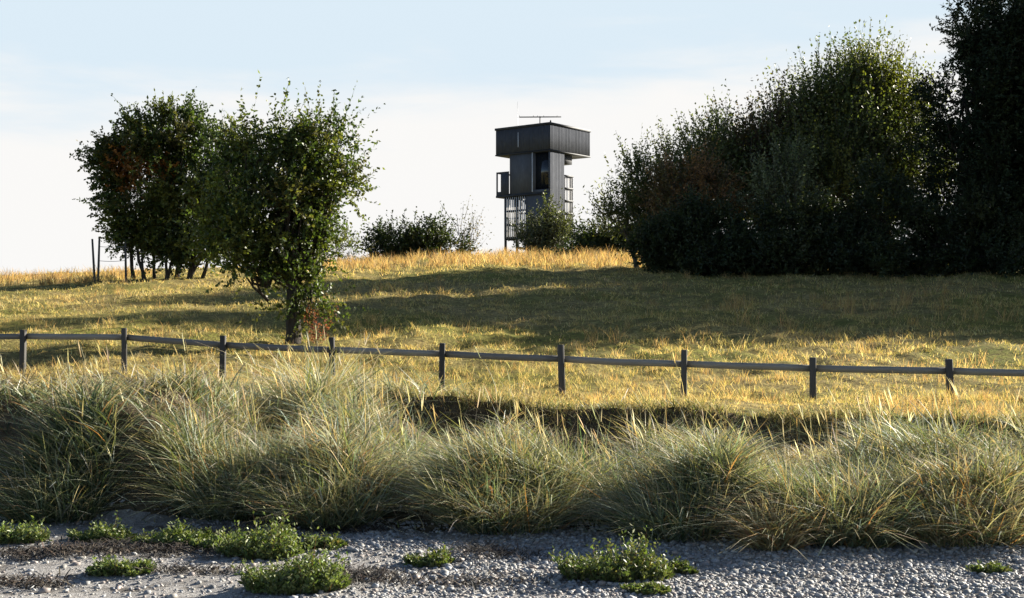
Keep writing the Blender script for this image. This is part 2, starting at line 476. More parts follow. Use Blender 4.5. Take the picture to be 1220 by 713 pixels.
def dune_grass():
    parts = []
    n = 118000
    X, Y, dx, dy, ch, ca, ct = clumpy(n, -7.5, 7.5, 8.2, 17.5, 1000, .15)
    keep = rng.random(n) < dune_density(X, Y)
    X, Y, dx, dy, ch, ca, ct = (a[keep] for a in (X, Y, dx, dy, ch, ca, ct)); n = len(X)
    z = ground_z(X, Y)
    # heights: knee high at the front, waist high on the left bank
    hh = .34 - .15 * sstep(-2.2, -3.0, X) + .05 * np.sin(X * 1.7 + 1) + .30 * np.exp(-((Y - 13.8) / 1.6) ** 2) * np.exp(-((X + 2.0) / 1.7) ** 2) + .03 * sstep(2.2, 3.6, X)
    hh = hh - .23 * sstep(11.4, 12.8, Y) * sstep(-1.0, .4, X) * (1 - .5 * sstep(3, 5, X))
    hh = hh * (.48 + .52 * sstep(edge_y(X) - .5, edge_y(X) + .4, Y))
    lump = np.sin(4.7 * X + 1.3 * np.sin(2.1 * Y) + .7) * np.sin(3.6 * Y + 1.2 * np.sin(1.9 * X)) + .6 * np.sin(2.2 * X - 1.4 * Y + 2)
    hh = hh * (.95 + .34 * lump)
    keep = rng.random(n) < np.clip(.85 + .5 * lump, .22, 1)
    X, Y, dx, dy, ch, ca, ct, z, hh = (q[keep] for q in (X, Y, dx, dy, ch, ca, ct, z, hh)); n = len(X)
    h = hh * ch * rng.uniform(.6, 1.25, n)
    w = rng.uniform(.006, .017, n) * (Y / 10.5)
    out = np.arctan2(dy, dx) + rng.normal(0, .7, n)
    wind = math.radians(200)
    ang = np.where(rng.random(n) < .72, out, wind + rng.normal(0, .6, n))
    lean = np.clip(rng.normal(.32, .26, n), 0, 1.1); bend = np.clip(rng.normal(.74, .45, n), 0, 1.9)
    q = np.clip(.20 + .42 * (ct - .5) + .45 * sstep(12.0, 13.6, Y) + .12 * sstep(1, 5, X) * sstep(10.5, 12, Y), 0, 1)     # dryness
    cg = pal([BLUEGREEN, YGREEN, DKGREEN], [.5, .34, .16], n); cd = pal([STRAW, TAN, PALE], [.55, .3, .15], n)
    dry = (rng.random(n) < q)[:, None]
    col = np.where(dry, cd, cg)
    face_shade = (rng.random(n) < .7 * sstep(-2.4, -3.0, X) * (1 - sstep(11.4, 12.4, Y)))[:, None]      # shade of the left face, put into the blade colour as dark greens
    col = np.where(face_shade, pal([DKGREEN, (.05, .07, .04), (.09, .075, .045)], [3, 2, 1], n), col)
    tip = np.where(rng.random((n, 1)) < .3, pal([STRAW, PALE], [.6, .4], n), col * 1.1)
    tip = np.where(face_shade, col * 1.2, tip)
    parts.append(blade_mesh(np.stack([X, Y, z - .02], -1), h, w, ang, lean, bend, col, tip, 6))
    # fallen, matted dead leaves between the tufts, and a fringe hanging over the eroded edge
    m = 26000
    X = rng.uniform(-7.5, 7.5, m); Y = rng.uniform(8.2, 15, m); keep = rng.random(m) < dune_density(X, Y); X, Y = X[keep], Y[keep]; m = len(X)
    parts.append(blade_mesh(np.stack([X, Y, ground_z(X, Y) + rng.uniform(.0, .16, m)], -1), rng.uniform(.12, .34, m), rng.uniform(.006, .012, m), rng.uniform(0, 6.28, m), rng.uniform(.7, 1.6, m), rng.uniform(-.4, .6, m), pal([STRAW, TAN, PALE, (.16, .12, .07)], [3, 2, 1, 2], m), None, 5, droop=.6))
    m = 5200
    X = rng.uniform(-2, 7, m); Y = 15.12 - .35 * np.sin(X * .9 + 1) + rng.normal(0, .10, m)
    parts.append(blade_mesh(np.stack([X, Y, ground_z(X, Y) - .01], -1), rng.uniform(.12, .38, m) * (.6 + .4 * np.sin(X * 5) * np.sin(X * 1.7)), rng.uniform(.006, .012, m), math.radians(262) + rng.normal(0, .7, m), rng.uniform(.1, .7, m), rng.uniform(.3, 1.5, m), pal([STRAW, TAN, YGREEN, DKGREEN], [3, 2, 2, 1], m), None, 6))
    o = mesh_obj('dune_grass', *(lambda v, q_, c: (v, [q_]))(*join(parts)), M_GRASS, col=join(parts)[2])
    tag(o, 'long blue green and straw coloured dune grass along the top of the beach', 'grass', kind='stuff')
    # flowering stalks with pale seed heads
    parts = []
    n = 700
    X = rng.uniform(-7, 7, n); Y = rng.uniform(9.6, 16, n)
    keep = rng.random(n) < dune_density(X, Y); X, Y = X[keep], Y[keep]; n = len(X)
    z = ground_z(X, Y); h = rng.uniform(.5, .8, n) * np.where((X < -.5) & (X > -2.8), 1.05, np.where(X < -2.5, .6, .82)) * np.where(Y < 12, .92, 1)
    ang = math.radians(190) + rng.normal(0, .9, n)
    lean = np.clip(rng.normal(.15, .12, n), 0, .6); bend = np.clip(rng.normal(.15, .12, n), 0, .6)
    root = np.stack([X, Y, z], -1)
    cs = pal([STRAW, TAN, PALE], [.5, .1, .4], n)
    parts.append(blade_mesh(root, h, np.full(n, .006), ang, lean, bend, cs, cs, 5))
    tipx = root + np.stack([np.cos(ang) * h * (lean + bend), np.sin(ang) * h * (lean + bend), h * (1 - .28 * bend)], -1)
    for k in range(3):
        parts.append(blade_mesh(tipx - np.array([0, 0, .03]), rng.uniform(.10, .18, n), rng.uniform(.006, .011, n), ang + rng.normal(0, .3, n), lean + bend, bend * .5, cs * 1.1, cs * 1.1, 4))
    v, q_, c = join(parts)
    o = mesh_obj('seed_stalks', v, [q_], M_HAY, col=np.clip(c, 0, .8))
    tag(o, 'thin pale seed stalks rising above the dune grass', 'grass', kind='stuff')


dune_grass()


def field_grass():
    parts = []
    # close short sward and tussocks, blade size grows with the distance at which it is seen
    for (y0, y1, n, hmul, wid) in ((15.2, 24, 60000, 1.0, .007), (24, 36, 65000, 1.05, .011), (36, 56, 65000, 1.15, .019), (56, 85, 30000, 1.25, .03)):
        xw = y1 * .47 + 2
        X, Y, dx, dy, ch, ca, ct = clumpy(n, -xw, xw, y0, y1, int(n / 14), .055 * (y0 / 15) ** .9)
        keep = (Y > y0) & (Y < y1) & ((Y > 17) | (X > -1)); X, Y, ch, ct = X[keep], Y[keep], ch[keep], ct[keep]; m = len(X)
        patch = .5 + .5 * np.sin(X * .55 + 1.3 * np.sin(Y * .31)) * np.sin(Y * .62 + .8 * np.sin(X * .4))
        patch2 = .5 + .5 * np.sin(X * .21 + 2 + .7 * np.sin(Y * .5)) * np.sin(Y * .9 + X * .13)
        h = (.05 + .13 * ch * rng.random(m) ** 1.4 * (.4 + .9 * patch)) * hmul
        green = np.clip(.12 + .32 * (patch2 - .4) + .14 * (ct - .5) + .10 * sstep(0, 8, X), .03, .6) * (1 - .5 * sstep(40, 56, Y))
        cg = pal([(.22, .225, .065), (.28, .265, .085), (.13, .15, .05)], [.4, .4, .2], m); cd = pal([(.55, .45, .20), (.47, .37, .16), (.64, .56, .32), (.36, .31, .14)], [.4, .25, .15, .2], m)
        col = np.where((rng.random(m) < green)[:, None], cg, cd)
        parts.append(blade_mesh(np.stack([X, Y, ground_z(X, Y) - .01], -1), h, np.full(m, wid) * rng.uniform(.6, 1.3, m), rng.uniform(0, 6.28, m), rng.uniform(0, .6, m), rng.uniform(0, .9, m), col, None, 4))
    v, q_, c = join(parts)
    o = mesh_obj('meadow_grass', v, [q_], M_HAY, col=c)
    tag(o, 'short sun-bleached golden meadow grass covering the rise', 'grass', kind='stuff')


field_grass()


def tall_hay():
    parts = []
    # belts of tall dry grass: along the crest, under the left trees, and loose tufts
    belts = [(-9.5, 6.5, 50, 66, 11000, .50), (-22, -15, 46, 54, 3500, .42), (3, 9, 56, 66, 3000, .55), (-14, 22, 20.3, 24.5, 3000, .2), (5, 13, 29, 37, 700, .5), (-3, 4, 17, 19.3, 1200, .2), (5, 10, 15, 19, 3500, .24), (-14, 16, 24, 45, 2600, .30), (-12, 14, 18, 30, 1500, .22)]
    for x0, x1, y0, y1, n, h0 in belts:
        X, Y, dx, dy, ch, ca, ct = clumpy(n, x0, x1, y0, y1, max(8, n // 22), .05 * y0 / 20 + .05)
        h = h0 * ch * rng.uniform(.5, 1.25, n)
        col = pal([(.44, .315, .145), (.38, .25, .11), (.52, .40, .21), (.28, .22, .10)], [.4, .3, .2, .1], n)
        parts.append(blade_mesh(np.stack([X, Y, ground_z(X, Y) - .02], -1), h, np.full(n, .0075 * (y0 / 20) + .001) * rng.uniform(.7, 1.3, n), rng.uniform(0, 6.28, n), rng.uniform(0, .35, n), rng.uniform(0, .6, n), col, None, 5))
    v, q_, c = join(parts)
    o = mesh_obj('tall_dry_grass', v, [q_], M_HAY, col=c)
    tag(o, 'tall rust and straw coloured dry grass along the crest and field edge', 'grass', kind='stuff')


tall_hay()


# distinct tussocks at the front of the bank
TUSSOCKS = [
    # px, base py, radius m, height m, blades, dryness, label
    (600, 618, .52, .60, 4200, .22, 'big domed blue green grass tussock at the middle of the beach edge'),
    (300, 604, .46, .66, 3400, .15, 'spiky pale green grass tussock fanning out at the edge of the dark left bank'),
    (415, 606, .44, .58, 3000, .25, 'arching yellow green grass tussock right of the spiky fan'),
    (800, 632, .42, .55, 2800, .2, 'dark sided grass tussock just right of the big domed one'),
    (893, 636, .16, .50, 900, .95, 'small rust coloured dry grass tuft at the beach edge'),
    (985, 638, .44, .66, 3200, .2, 'tall leaning green tussock right of the rust coloured tuft'),
    (1120, 642, .42, .55, 2600, .45, 'straw tipped grass tussock at the right end of the beach edge'),
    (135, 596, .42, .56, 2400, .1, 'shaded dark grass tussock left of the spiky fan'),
]


def tussocks():
    for px, py, r, h0, n, dryness, label in TUSSOCKS:
        Yb = F * EYE / (py - HOR); X0 = (px - CX) / F * Yb; Y0 = float(edge_y(X0)) - .38 + r * .5
        rr = r * np.sqrt(rng.random(n)) * .95; a = rng.uniform(0, 6.283, n)
        dx, dy = rr * np.cos(a), rr * np.sin(a)
        root = np.stack([dx, dy, ground_z(X0 + dx, Y0 + dy) - gz(X0, Y0) - .02], -1)
        h = .86 * h0 * rng.uniform(.45, 1.2, n) * (1 - .25 * rr / r)
        ang = np.where(rng.random(n) < .6, a + rng.normal(0, .8, n), math.radians(215) + rng.normal(0, .8, n))
        lean = np.clip(rr / r * .5 + rng.normal(.1, .28, n), 0, 1.3); bend = np.clip(rng.normal(.7, .45, n), 0, 1.8)
        cg = pal([BLUEGREEN, (.15, .165, .09), YGREEN, DKGREEN], [.4, .25, .2, .15] if dryness > .12 else [.08, .2, .1, .8], n); cd = pal([STRAW, TAN, (.40, .22, .09)], [.5, .3, .2], n)  # tussock on the shaded left bank: shade put in as mostly dark green blades
        col = np.where((rng.random(n) < dryness)[:, None], cd, cg)
        tip = np.where(rng.random((n, 1)) < .3, pal([STRAW, PALE], [.7, .3], n), col * 1.1)
        v, q_, c = blade_mesh(root, h, rng.uniform(.007, .016, n), ang, lean, bend, col, tip, 6)
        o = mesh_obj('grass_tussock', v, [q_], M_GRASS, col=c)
        o.location = (X0, Y0, gz(X0, Y0))
        tag(o, label, 'grass tussock', 'grass tussocks along the beach edge')


tussocks()


# ------------------------------------------------------------------ trees and bushes
def unit(v):
    return v / (np.linalg.norm(v, axis=-1, keepdims=True) + 1e-9)


def leaves_on(P, D, ll, lw, col):
    """diamond leaves at P pointing along D, folded along the midrib"""
    n = len(P)
    s = unit(np.cross(D, unit(rng.standard_normal((n, 3))))); nrm = np.cross(D, s)
    l = ll[:, None]; w = lw[:, None]
    V = np.stack([P, P + D * l * .45 + s * w * .5 + nrm * w * .18, P + D * l, P + D * l * .45 - s * w * .5 + nrm * w * .18], 1).reshape(-1, 3)
    i = (np.arange(n) * 4)[:, None]
    T = np.concatenate([i + np.array([[0, 1, 2]]), i + np.array([[0, 2, 3]])])
    return V, T, np.repeat(col, 4, 0)


def tree(name, label, cat, base, stems, lobes, nspray, leaf=(.07, .04), spray=(.35, .7), per=14, palette=None, weights=None, group=None,
         up=.35, nclump=40, sig=.22, mat=None, bark=None, r0=.13, patch=None, shell=.42, twig=.006, fork=None):
    """lobes: list of (centre xyz world, radii xyz, weight).  stems: list of world xyz end points of the trunk base"""
    mat = mat or M_LEAF; bark = bark or M_BARK
    base = np.array(base, float)
    root = empty(name, base)
    tag(root, label, cat, group)
    C = np.array([l[0] for l in lobes], float); R = np.array([l[1] for l in lobes], float); W = np.array([l[2] for l in lobes], float)
    # clump centres, mostly near the surface of the lobes
    li = rng.choice(len(lobes), nclump, p=W / W.sum())
    dirs = unit(rng.standard_normal((nclump, 3))); rad = rng.random(nclump) ** shell
    cl = C[li] + dirs * R[li] * rad[:, None]
    gl = ground_z(cl[:, 0], cl[:, 1]); cl[:, 2] = np.maximum(cl[:, 2], gl + .12)
    cw = rng.uniform(.35, 1.6, nclump)
    ki = rng.choice(nclump, nspray, p=cw / cw.sum())
    s0 = cl[ki] + rng.standard_normal((nspray, 3)) * sig
    outw = unit(s0 - C[li[ki]] + 1e-3)
    d = unit(outw * .9 + np.array([0, 0, up]) + rng.standard_normal((nspray, 3)) * .5)
    ln = spray[0] + (spray[1] - spray[0]) * rng.random(nspray) ** 1.6
    # leaves along each spray
    t = np.linspace(.1, 1, per)[None, :] + rng.normal(0, .03, (nspray, per))
    curve = np.array([0, 0, 1.0]) * up
    P = s0[:, None] + d[:, None] * (ln[:, None] * t)[..., None] + curve * (ln[:, None] * t ** 2 * .5)[..., None]
    Dl = unit(d[:, None] * .7 + rng.standard_normal((nspray, per, 3)) * .75)
    cc = np.array(palette)[rng.choice(len(palette), nclump, p=np.array(weights) / np.sum(weights))][ki]
    if patch is not None:
        for pc, pr, pcol in patch:
            near = (np.linalg.norm(s0 - np.array(pc), axis=1) < pr) & (rng.random(nspray) < .7)
            cc[near] = pcol
    lc = np.repeat(cc * (1 + .18 * rng.standard_normal((nspray, 1))), per, 0)
    lc = np.clip(lc * (1 + .15 * rng.standard_normal((len(lc), 1))), .004, .8)
    P = P.reshape(-1, 3); Dl = Dl.reshape(-1, 3)
    ok = P[:, 2] > ground_z(P[:, 0], P[:, 1]) + .01
    P, Dl, lc = P[ok], Dl[ok], lc[ok]
    m = len(P)
    v, T, c = leaves_on(P - base, Dl, leaf[0] * rng.uniform(.65, 1.3, m), leaf[1] * rng.uniform(.7, 1.25, m), lc)
    mesh_obj('crown', v, [T], mat, root, col=c)
    # trunk, limbs to each lobe, branches to clumps
    mb = MB()
    for si, st in enumerate(stems):
        st = np.array(st, float) - base
        st[2] = gz(st[0] + base[0], st[1] + base[1]) - base[2] - .12
        if fork is not None:
            k = np.linspace(0, 1, 9)[:, None]; e = np.array(fork) - base
            pth = st + (e - st) * k + rng.normal(0, .018, (9, 3)) * np.sin(k * math.pi)
            rr = r0 * (1.35 - .35 * k[:, 0] ** .4 + .12 * np.maximum(0, k[:, 0] - .7)); mb.tube(pth, rr * (1 + rng.normal(0, .05, 9)), 12)
            for q in range(5):      # ridged, fluted old stem
                a = q * 1.26 + rng.uniform(-.3, .3); off = np.stack([np.cos(a + k[:, 0] * .8), np.sin(a + k[:, 0] * .8), 0 * k[:, 0]], -1) * rr[:, None] * .62
                mb.tube(pth + off, rr * .48, 8)
            st = e
        sx = np.array([q[0] for q in stems]); mine = [j for j in range(len(lobes)) if int(np.argmin(abs(sx + (C[j, 0] - C[:, 0].mean()) * .0 - (sx.mean() + (C[j, 0] - C[:, 0].mean()) * (np.ptp(sx) + 1e-6) / (np.ptp(C[:, 0]) + 1e-6))))) == si] or [int(np.argmin(abs(C[:, 0] - st[0])))]
        for j in mine:
            e = C[j] - base; L = np.linalg.norm(e - st)
            k = np.linspace(0, 1, 9)[:, None]
            mid = (st + e) / 2 + np.array([rng.normal(0, .05 * L), rng.normal(0, .05 * L), .08 * L])
            pth = (1 - k) ** 2 * st + 2 * k * (1 - k) * mid + k ** 2 * e + rng.normal(0, .02 * L, (9, 3)) * np.sin(k * math.pi)
            rr = r0 * (1 - .92 * k[:, 0]) * rng.uniform(.75, 1.0) * ((.62 if e[2] > np.array(fork)[2] - base[2] + .5 else .25) if fork is not None else 1); rr[0] *= 1.3
            mb.tube(pth, rr, 8)
    for kx in range(nclump):
        e = cl[kx] - base; c0 = C[li[kx]] - base; st0 = c0 * .55 + (np.array(stems[li[kx] % len(stems)]) - base) * .45 if rng.random() < .4 else c0
        k = np.linspace(0, 1, 5)[:, None]; L = np.linalg.norm(e - st0) + .05
        pth = st0 + (e - st0) * k + rng.normal(0, .05 * L, (5, 3)) * np.sin(k * math.pi) + np.array([0, 0, -.12 * L]) * np.sin(k * math.pi)
        mb.tube(pth, r0 * .30 * (1 - .7 * k[:, 0]), 5)
    mb.build('trunk', bark, root, smooth=True)
    # thin twigs of the sprays
    sel = rng.choice(nspray, int(nspray * .5), replace=False)
    k = np.array([0, .5, 1.0])[None, :]
    Ct = s0[sel][:, None] + d[sel][:, None] * (ln[sel][:, None] * k)[..., None] + curve * (ln[sel][:, None] * k ** 2 * .5)[..., None] - base
    wd = unit(np.cross(d[sel], rng.standard_normal((len(sel), 3))))[:, None] * (twig * np.array([1, .7, .25]))[None, :, None]
    A = Ct - wd; B = Ct + wd
    v = np.stack([A, B], 2).reshape(-1, 3)
    i = (np.arange(len(sel)) * 6)[:, None] + np.array([[0, 2]])
    mesh_obj('twigs', v, [np.stack([i, i + 1, i + 3, i + 2], -1).reshape(-1, 4)], bark, root)
    return root


def lobe(px, py, rx, ry, Y, dep=None, w=None):
    """a lobe seen at (px, py) with radii in photo pixels, at distance Y"""
    k = Y / F
    dep = dep if dep is not None else (rx * .85)
    return (at(px, py, Y), np.array([rx * k, dep * k, ry * k]), w or rx * ry * (rx + ry) / 2)


def ground_pt(px, Y):
    x = (px - CX) / F * Y
    return np.array([x, Y, gz(x, Y)])


G_OAK = [(.045, .066, .018), (.060, .080, .020), (.034, .050, .016), (.085, .095, .022), (.07, .066, .022)]
# --- hawthorn in front on the left
Y = 26.4
tree('hawthorn_tree', 'bushy rounded tree on one thick trunk just behind the rail fence', 'tree', ground_pt(348, Y), [ground_pt(348, Y)],
     [lobe(292, 235, 46, 60, Y), lobe(346, 235, 36, 66, Y - .3), lobe(268, 205, 24, 32, Y + .6), lobe(318, 185, 48, 22, Y), lobe(368, 212, 20, 36, Y + .3), lobe(296, 285, 42, 28, Y - .3), lobe(358, 288, 20, 34, Y), lobe(258, 255, 24, 40, Y + .5), lobe(372, 322, 9, 28, Y, None, 16000), lobe(296, 316, 36, 9, Y, None, 30000), lobe(276, 170, 24, 9, Y, None, 26000), lobe(338, 168, 30, 8, Y, None, 24000), lobe(380, 180, 14, 18, Y, None, 26000), lobe(384, 278, 10, 30, Y + .2, None, 22000), lobe(394, 235, 10, 30, Y, None, 30000), lobe(346, 352, 15, 32, Y, None, 26000), lobe(370, 350, 8, 26, Y, None, 14000), lobe(398, 178, 14, 14, Y, None, 26000), lobe(306, 162, 16, 7, Y, None, 12000), lobe(410, 222, 10, 20, Y, None, 22000)],
     2600, (.09, .055), (.15, 1.1), 15, [tuple(1.25 * v for v in c) for c in G_OAK], [3, 2.5, 2, 1.6, .6], None, .16, 110, .14, None, M_BARKD, r0=.135, shell=.42, fork=at(350, 346, Y))
# --- clump of stems at the back left
Y = 48.0
tree('thorn_tree', 'wide many-stemmed tree with rusty orange leaves on the left crest', 'tree', ground_pt(195, Y), [ground_pt(x, Y + dy) for x, dy in ((160, .4), (172, -.5), (184, .3), (198, -.3), (210, .5), (224, -.2), (240, .2))],
     [lobe(153, 208, 28, 40, Y, None, 80000), lobe(180, 178, 44, 44, Y, None, 140000), lobe(225, 172, 40, 34, Y + .4), lobe(215, 220, 62, 58, Y), lobe(156, 245, 32, 22, Y, None, 50000), lobe(260, 200, 40, 60, Y + .3), lobe(200, 262, 50, 24, Y - .3), lobe(136, 198, 18, 20, Y, None, 24000), lobe(250, 262, 40, 26, Y), lobe(270, 240, 40, 40, Y), lobe(255, 288, 44, 14, Y, None, 50000), lobe(170, 274, 32, 14, Y, None, 44000), lobe(212, 288, 44, 14, Y, None, 70000)],
     5800, (.13, .08), (.3, .9), 14, [tuple(1.2 * v for v in c) for c in G_OAK], [3, 2, 2.4, 1.2, .9], None, .08, 150, .22, None, M_BARKD, r0=.085,
     patch=[(at(172, 205, Y), 1.0, (.40, .17, .05)), (at(150, 200, Y - .8), .7, (.26, .12, .04))], twig=.012)
# --- low bushes on the crest
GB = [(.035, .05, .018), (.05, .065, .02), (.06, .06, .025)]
Y = 64.0
tree('thorn_bush', 'low dark spreading bush on the crest between the left trees and the tower', 'bush', ground_pt(485, Y), [ground_pt(x, Y) for x in (455, 480, 505, 530)],
     [lobe(448, 298, 18, 9, Y), lobe(473, 293, 26, 13, Y), lobe(505, 296, 24, 12, Y), lobe(521, 287, 10, 14, Y), lobe(542, 298, 16, 9, Y)],
     1100, (.15, .09), (.5, 1.1), 12, GB, [3, 1.6, .8], 'low bushes along the crest', .25, 60, .22, r0=.07, twig=.014)
tree('twiggy_shrub', 'thin nearly leafless shrub at the right end of the low dark bush', 'shrub', ground_pt(553, Y), [ground_pt(x, Y) for x in (549, 555, 560)],
     [lobe(551, 280, 6, 20, Y), lobe(560, 285, 7, 18, Y), lobe(556, 297, 12, 10, Y)],
     90, (.11, .06), (.5, 1.2), 5, [(.09, .08, .035), (.14, .09, .04)], [2, 1], 'low bushes along the crest', .9, 22, .15, r0=.03, twig=.018)
tree('pale_shrub', 'wispy pale green shrub beside the near tree crown on the crest', 'shrub', ground_pt(408, 58), [ground_pt(x, 58) for x in (400, 410, 420)],
     [lobe(402, 290, 14, 14, 58), lobe(418, 296, 16, 9, 58)],
     150, (.12, .06), (.4, .9), 7, [(.09, .10, .04), (.14, .13, .06)], [2, 1], 'low bushes along the crest', .5, 24, .2, r0=.03, twig=.014)
Y = 88.0
tree('elder_bush', 'tall grey green bush growing against the foot of the tower', 'bush', ground_pt(655, Y), [ground_pt(x, Y) for x in (640, 655, 668)],
     [lobe(650, 282, 17, 20, Y), lobe(637, 290, 14, 14, Y), lobe(670, 292, 16, 12, Y), lobe(659, 264, 10, 16, Y)],
     760, (.18, .10), (.6, 1.3), 12, [(.08, .085, .05), (.06, .07, .04), (.10, .10, .06)], [3, 2, 1], 'low bushes along the crest', .6, 60, .3, r0=.08, twig=.018)
Y = 62.0
tree('bramble_bush', 'low dark bramble bush between the tower and the big dark wood', 'bush', ground_pt(722, Y), [ground_pt(x, Y) for x in (700, 722, 745)],
     [lobe(698, 292, 16, 12, Y), lobe(722, 290, 24, 15, Y), lobe(750, 290, 24, 16, Y), lobe(710, 302, 40, 9, Y)],
     1000, (.15, .09), (.4, .8), 12, GB, [3, 1.5, .6], 'low bushes along the crest', .35, 60, .22, r0=.05, twig=.012)

# --- the wood on the right
WOOD = 'trees and bushes of the dark wood'
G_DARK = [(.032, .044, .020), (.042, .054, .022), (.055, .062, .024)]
Y = 50.0
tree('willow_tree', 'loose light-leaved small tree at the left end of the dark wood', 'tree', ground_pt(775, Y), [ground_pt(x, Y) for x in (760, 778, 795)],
     [lobe(748, 256, 20, 26, Y), lobe(775, 240, 26, 30, Y), lobe(822, 215, 26, 24, Y), lobe(785, 258, 40, 36, Y), lobe(828, 230, 32, 44, Y), lobe(740, 268, 18, 18, Y), lobe(865, 200, 28, 26, Y)] + [lobe(x_, y_, 4, 14, Y + .6 * math.sin(x_), None, 7000) for x_, y_ in ((726, 240), (742, 222), (760, 210), (780, 200), (800, 190), (820, 180), (840, 170), (858, 160))],
     2300, (.13, .065), (.5, 1.3), 13, [(.10, .115, .042), (.14, .14, .048), (.075, .09, .034)], [3, 2, 2], WOOD, .55, 110, .2, r0=.10, twig=.012)
Y = 48.5
tree('rust_shrub', 'rust brown shrub in front of the loose light-leaved tree', 'shrub', ground_pt(825, Y), [ground_pt(x, Y) for x in (812, 828, 842)],
     [lobe(822, 222, 38, 30, Y), lobe(800, 240, 28, 22, Y), lobe(848, 242, 30, 26, Y), lobe(825, 270, 50, 34, Y)],
     1500, (.12, .06), (.4, .9), 13, [(.25, .135, .06), (.17, .105, .05), (.11, .09, .04)], [3, 2, 2], WOOD, .5, 80, .22, r0=.08, twig=.012)
Y = 48.0
tree('pale_shrub', 'pale leaved shrub catching light in front of the feathery tree', 'shrub', ground_pt(938, Y), [ground_pt(x, Y) for x in (925, 938, 950)],
     [lobe(938, 205, 26, 26, Y), lobe(915, 222, 20, 20, Y), lobe(940, 250, 40, 40, Y)],
     650, (.12, .06), (.4, 1.0), 12, [(.17, .18, .10), (.13, .15, .075)], [2, 2], WOOD, .8, 60, .2, r0=.07, twig=.012)
Y = 51.0
tree('poplar_tree', 'tall tree with upright feathery sunlit shoots in the middle of the wood', 'tree', ground_pt(985, Y), [ground_pt(x, Y) for x in (930, 970, 1010, 1050)],
     [lobe(880, 215, 36, 32, Y), lobe(925, 198, 38, 34, Y), lobe(980, 166, 40, 38, Y), lobe(1040, 156, 40, 40, Y), lobe(900, 225, 56, 46, Y), lobe(985, 210, 76, 62, Y), lobe(1065, 205, 50, 70, Y), lobe(1005, 136, 30, 26, Y), lobe(955, 148, 26, 26, Y), lobe(1062, 125, 20, 26, Y)] + [lobe(x_, y_, 4, 17, Y + .6 * math.sin(x_), None, 14000) for x_, y_ in ((868, 192), (890, 182), (905, 176), (928, 164), (948, 146), (962, 126), (978, 118), (994, 108), (1010, 106), (1024, 106), (1040, 112), (1056, 108), (1070, 118), (1084, 130))],
     8500, (.14, .08), (.7, 1.7), 14, [(.08, .10, .034), (.115, .125, .04), (.06, .072, .028), (.17, .17, .045)], [3, 2.2, 2, 1.2], WOOD, .85, 300, .25, r0=.17, twig=.014,
     patch=[(at(905, 175, Y), 1.5, (.085, .06, .03)), (at(1060, 140, Y), 1.7, (.13, .135, .025))])
Y = 47.5
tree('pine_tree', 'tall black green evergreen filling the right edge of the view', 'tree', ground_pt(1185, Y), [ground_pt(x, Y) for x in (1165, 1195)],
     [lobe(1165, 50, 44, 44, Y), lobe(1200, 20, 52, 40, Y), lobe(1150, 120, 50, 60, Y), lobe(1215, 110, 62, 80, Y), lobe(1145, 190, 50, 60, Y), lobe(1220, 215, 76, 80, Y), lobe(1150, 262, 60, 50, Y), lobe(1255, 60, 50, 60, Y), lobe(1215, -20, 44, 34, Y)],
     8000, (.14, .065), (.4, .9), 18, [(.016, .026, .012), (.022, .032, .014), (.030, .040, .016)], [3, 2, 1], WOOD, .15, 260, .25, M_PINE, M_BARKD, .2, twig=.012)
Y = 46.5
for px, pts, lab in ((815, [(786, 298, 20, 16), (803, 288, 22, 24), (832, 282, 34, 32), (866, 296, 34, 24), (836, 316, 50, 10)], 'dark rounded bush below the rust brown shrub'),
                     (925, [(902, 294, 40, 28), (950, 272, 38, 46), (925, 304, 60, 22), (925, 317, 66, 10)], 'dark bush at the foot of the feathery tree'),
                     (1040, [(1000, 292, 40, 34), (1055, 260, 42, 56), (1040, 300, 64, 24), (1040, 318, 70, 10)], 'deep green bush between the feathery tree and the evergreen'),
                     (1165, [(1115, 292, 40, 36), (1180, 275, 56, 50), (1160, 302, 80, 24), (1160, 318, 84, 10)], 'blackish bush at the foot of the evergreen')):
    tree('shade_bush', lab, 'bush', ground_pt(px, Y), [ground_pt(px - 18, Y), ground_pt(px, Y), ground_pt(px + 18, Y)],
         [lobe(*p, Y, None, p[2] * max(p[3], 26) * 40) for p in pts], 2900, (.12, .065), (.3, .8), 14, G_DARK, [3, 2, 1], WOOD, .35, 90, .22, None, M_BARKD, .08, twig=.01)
# trees that continue the wood past the frame (they throw the long shadow over the meadow)
Y = 46.0
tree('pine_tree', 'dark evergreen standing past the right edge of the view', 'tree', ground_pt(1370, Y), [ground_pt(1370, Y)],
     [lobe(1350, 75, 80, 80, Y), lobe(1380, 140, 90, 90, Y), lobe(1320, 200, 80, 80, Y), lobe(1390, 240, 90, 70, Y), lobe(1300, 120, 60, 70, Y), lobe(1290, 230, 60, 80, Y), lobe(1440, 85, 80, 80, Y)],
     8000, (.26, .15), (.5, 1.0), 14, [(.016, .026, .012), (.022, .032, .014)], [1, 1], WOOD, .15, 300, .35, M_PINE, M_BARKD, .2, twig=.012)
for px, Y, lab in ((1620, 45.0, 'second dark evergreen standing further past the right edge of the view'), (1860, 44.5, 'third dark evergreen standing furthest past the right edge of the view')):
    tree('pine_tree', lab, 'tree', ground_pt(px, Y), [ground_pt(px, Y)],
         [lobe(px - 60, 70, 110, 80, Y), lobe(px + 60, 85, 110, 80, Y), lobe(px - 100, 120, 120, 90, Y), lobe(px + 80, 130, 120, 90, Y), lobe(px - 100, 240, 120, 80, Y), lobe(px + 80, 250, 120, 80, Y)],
         6000, (.28, .16), (.5, 1.0), 12, [(.016, .026, .012), (.022, .032, .014)], [1, 1], WOOD, .15, 260, .35, M_PINE, M_BARKD, .2, twig=.012)


